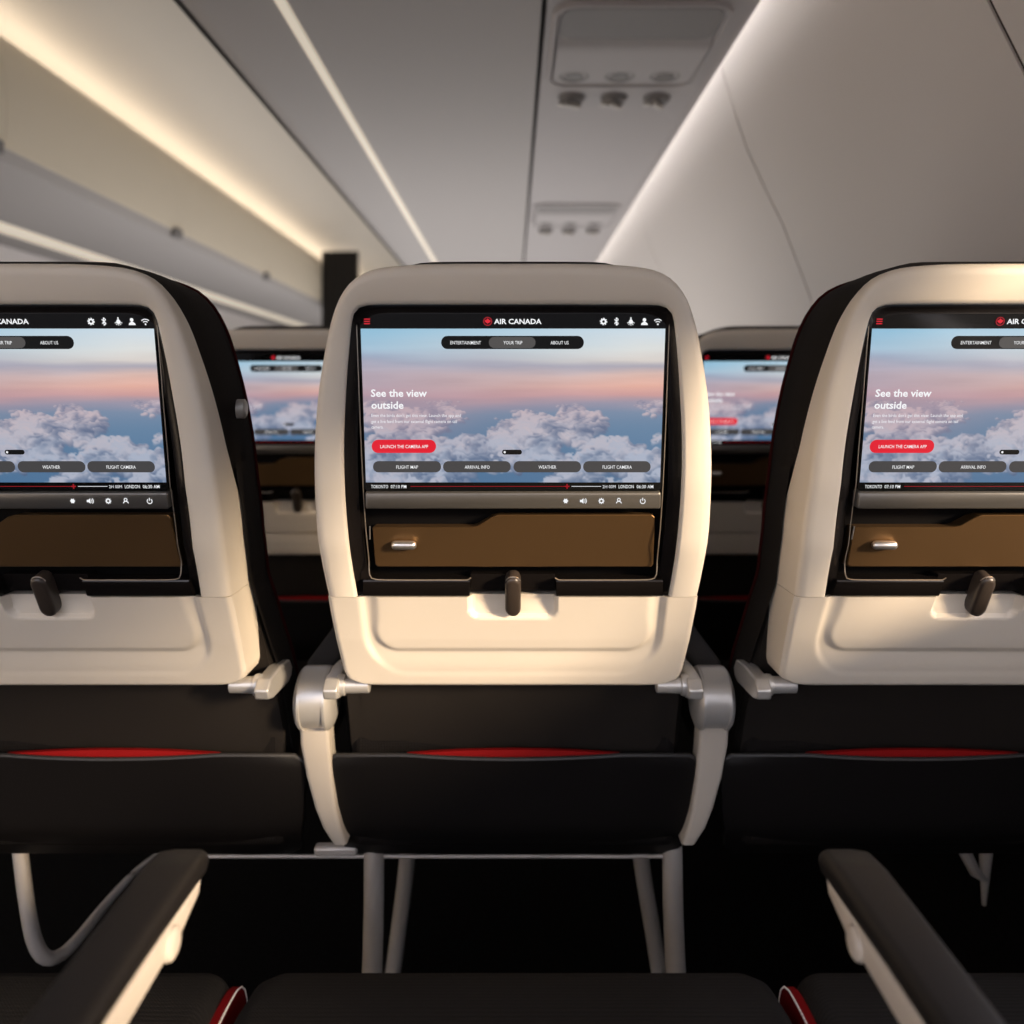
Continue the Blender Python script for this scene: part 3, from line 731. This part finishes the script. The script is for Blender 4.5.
seat = build_seat()
seat['label'] = 'middle seat of the nearest row, cream shell with lit screen facing straight on'
seat['group'] = 'seats with cream shells and lit screens'
def place(x, y, label):
    s = dup(seat); s.location = (x, y, 0); s['label'] = label; return s
place(-.5, 1.0, 'left seat of the nearest row, cream shell cut by the left picture edge')
place(.5, 1.0, 'sunlit right seat of the nearest row, glare across its screen')
place(-.437, 1.76, 'blurred seat ahead, seen through the gap left of the middle seat')
place(.04, 1.76, 'seat ahead hidden behind the middle seat of the nearest row')
place(.516, 1.76, 'blurred seat ahead, seen through the gap right of the middle seat')

# ------------------------------------------------------------------ armrests
def armrest(label, group):
    t = thing('armrest', (0, 0, 0), label, 'armrest', group)
    def sect(y, x0, x1, z0, z1, r):
        return [(x, y, z) for x, z in rrect(x0, x1, z0, z1, r, 4)]
    pad = MB(); L = []
    for y, hw_, zt_, zb_ in ((.022, .017, .602, .592), (.04, .0195, .609, .592), (.30, .0198, .611, .592), (.38, .0205, .611, .590), (.405, .0200, .608, .588), (.418, .0165, .602, .586), (.424, .010, .597, .586)):
        L.append(sect(y, -hw_, hw_, zb_, zt_, min(.008, (zt_-zb_)/2.1)))
    pad.loops(L); obj('pad', pad, 'pad', t, smooth=60)
    bd = MB(); L = []
    for y, hw_, zt_, zb_ in ((.020, .014, .594, .545), (.05, .0175, .594, .556), (.18, .019, .594, .568), (.30, .0195, .593, .572), (.36, .0195, .593, .574), (.395, .018, .591, .580), (.412, .013, .589, .584)):
        L.append(sect(y, -hw_, hw_, zb_, zt_, min(.004, (zt_-zb_)/2.2)))
    bd.loops(L); body = obj('body', bd, 'cream_arm', t, smooth=50)
    bt = MB().lathe((.018, .345, .580), (1, 0, 0), [(0, .0115), (.003, .0105), (.0045, .008), (.005, .004)], 20); obj('recline_button', bt, 'cream_arm', body)
    hs = MB().lathe((-.0155, .012, .569), (1, 0, 0), [(0, .035), (.001, .0375), (.030, .0375), (.031, .035)], 40)
    hso = obj('pivot_housing', hs, 'silver', t, smooth=40)
    d1 = MB().lathe((-.0240, .012, .567), (1, 0, 0), [(0, .026), (.003, .034), (.007, .0385), (.010, .0385)], 40)
    d1.lathe((.0240, .012, .567), (-1, 0, 0), [(0, .026), (.003, .034), (.007, .0385), (.010, .0385)], 40); obj('end_disc', d1, 'silver', hso, smooth=40)
    return t
def spreader(par, sgn):
    s = MB(); L = []
    for z, xc, hw_ in ((.541, -.003, .0185), (.510, -.0015, .0185), (.47, .004, .0165), (.43, .012, .0135), (.405, .020, .0115), (.385, .030, .0085)):
        L.append([(sgn*(xc)+x, .020+y, z) for x, y in rrect(-hw_, hw_, -.016, .016, .005, 3)])
    s.loops(L[::-1]); return obj('spreader', s, 'spreader', par, smooth=50)
armA = armrest('armrest between the left and middle seats ahead, silver pivot and curved cream spreader', 'armrest pivots flanking the middle seat')
armB = dup(armA); armB['label'] = 'armrest between the middle and right seats ahead, silver pivot and curved cream spreader'
spreader(armA, 1); spreader(armB, -1)
armA.location = (-.2475, 1.0, 0); armB.location = (.2505, 1.0, 0)
armC = armrest('sunlit armrest in the left foreground, dark pad over bright cream side', 'foreground armrests')
armC.location = (-.2495, .195, 0)
armD = armrest('shaded armrest in the right foreground, dark pad over dull cream side', 'foreground armrests')
armD.location = (.2505, .195, 0); armD.scale = (-1, 1, 1)
# foreground row armrests stand on spreaders too
spreader(armC, 1); spreader(armD, 1)

# ------------------------------------------------------------------ row frame with legs
rf = thing('seat_row_frame', (0, 1.1, 0), 'pale metal beam and legs under the nearest row of seats', 'seat frame'); ro = (0, 1.1, 0)
obj('cross_beam', MB().tube([(-.42, 1.07, .333), (.215, 1.07, .333)], .0026, 10), 'metal', rf, ro)
obj('rear_beam', MB().tube([(-.78, 1.30, .35), (.78, 1.30, .35)], .018, 12), 'dark', rf, ro)
def leg(pts, rx, ry):
    obj('leg', MB().tube(smooth_curve(pts, 16, 2), rx, 12, ry=ry), 'metal', rf, ro, smooth=50)
leg([(-.186, 1.07, .345), (-.186, 1.07, .25), (-.189, 1.06, .12), (-.197, 1.05, 0)], .0135, .012)
leg([(.213, 1.07, .350), (.214, 1.07, .25), (.219, 1.06, .12), (.228, 1.05, 0)], .0135, .012)
leg([(-.150, 1.16, .34), (-.158, 1.20, .25), (-.180, 1.24, .10), (-.195, 1.27, 0)], .012, .008)
leg([(.180, 1.16, .34), (.192, 1.20, .25), (.220, 1.24, .10), (.236, 1.27, 0)], .012, .008)
bar = [at(20, 850, 1.08), at(26, 900, 1.08), at(34, 945, 1.08), at(48, 962, 1.09), at(70, 950, 1.12), at(105, 905, 1.2), at(135, 872, 1.26), at(165, 850, 1.3)]
obj('baggage_bar', MB().tube(smooth_curve(bar, 50, 2), [.0095]*18+[.0095-.0045*i/31 for i in range(32)], 10), 'metal', rf, ro)
br = MB().tube([at(964, 850, 1.15), at(975, 872, 1.15), at(985, 880, 1.16)], [.009, .008, .004], 8)
br.tube([at(986, 848, 1.2), at(984, 905, 1.2)], [.010, .003], 8)
obj('seat_bracket', br, 'metal', rf, ro)
obj('beam_bracket', MB().box(-.262, -.205, 1.05, 1.065, .343, .356), 'metal', rf, ro, bevel=.004)

# ------------------------------------------------------------------ foreground seat cushions
def cushion(x, hw_, label, side=0):
    t = thing('seat_cushion', (x, .45, .32), label, 'seat cushion', 'foreground seat cushions'); o_ = (0, .45, .32)
    c = MB(); L = []
    for y, zt_, zb_, ins in ((.26, .455, .33, .02), (.30, .464, .325, .0), (.58, .464, .325, .0), (.64, .462, .33, .001), (.675, .458, .335, .004), (.692, .450, .335, .010), (.705, .436, .345, .022), (.712, .405, .36, .040)):
        L.append([(xx, y, z) for xx, z in rrect(-hw_+ins, hw_-ins, zb_, zt_, min(.022, (zt_-zb_)/2.4), 8)])
    c.loops(L); co = obj('cushion_cover', c, 'cushf', t, o_, smooth=60)
    obj('seat_pan', MB().box(-hw_+.01, hw_-.01, .28, .68, .297, .345), 'dark', t, o_, bevel=.01)
    for s in (() if side == 0 else (side,)):
        p = MB(); q = MB(); X = s*(hw_+.0015)
        top = [(.30, .456), (.45, .456), (.58, .455), (.655, .454), (.684, .447), (.697, .428), (.699, .395), (.699, .35)]
        top = [tuple(k) for k in smooth_curve(top, 40, 2)]
        poly = top+[(.30, .35)]
        a = [(X, y, z) for y, z in poly]; b = [(s*(hw_-.006), y, z) for y, z in poly]
        p.loops([b, a] if s > 0 else [a, b])
        po = obj('red_side_panel', p, 'red2', co, o_, smooth=0)
        for i in range(len(top)-1):
            y0, z0 = top[i]; y1, z1 = top[i+1]
            for k in range(3):
                f0, f1 = (k+.15)/3, (k+.75)/3
                q.tube([(X+s*.0004, y0+(y1-y0)*f0, z0+(z1-z0)*f0), (X+s*.0004, y0+(y1-y0)*f1, z0+(z1-z0)*f1)], .0007, 5)
        obj('stitching', q, 'stitch', po, o_) if 0 else obj('stitching', q, 'stitch', co, o_)
    t.location = (x, .45, .32)
    return t
cushion(0, .2255, 'black woven seat cushion in the centre foreground, between the two armrests')
cushion(-.458, .2245, 'black woven seat cushion under the left foreground armrest, red side panel', 1)
cushion(.458, .2245, 'black woven seat cushion under the right foreground armrest, red side panel', -1)
fr2 = thing('seat_row_frame', (0, .3, 0), 'dark frame carrying the foreground cushions', 'seat frame')
for x in (-.20, .22):
    obj('leg', MB().box(x-.015, x+.015, .25, .28, 0, .294), 'metal', fr2, (0, .3, 0), bevel=.004)
obj('cross_beam', MB().tube([(-.70, .265, .275), (.70, .265, .275)], .016, 12), 'dark', fr2, (0, .3, 0))
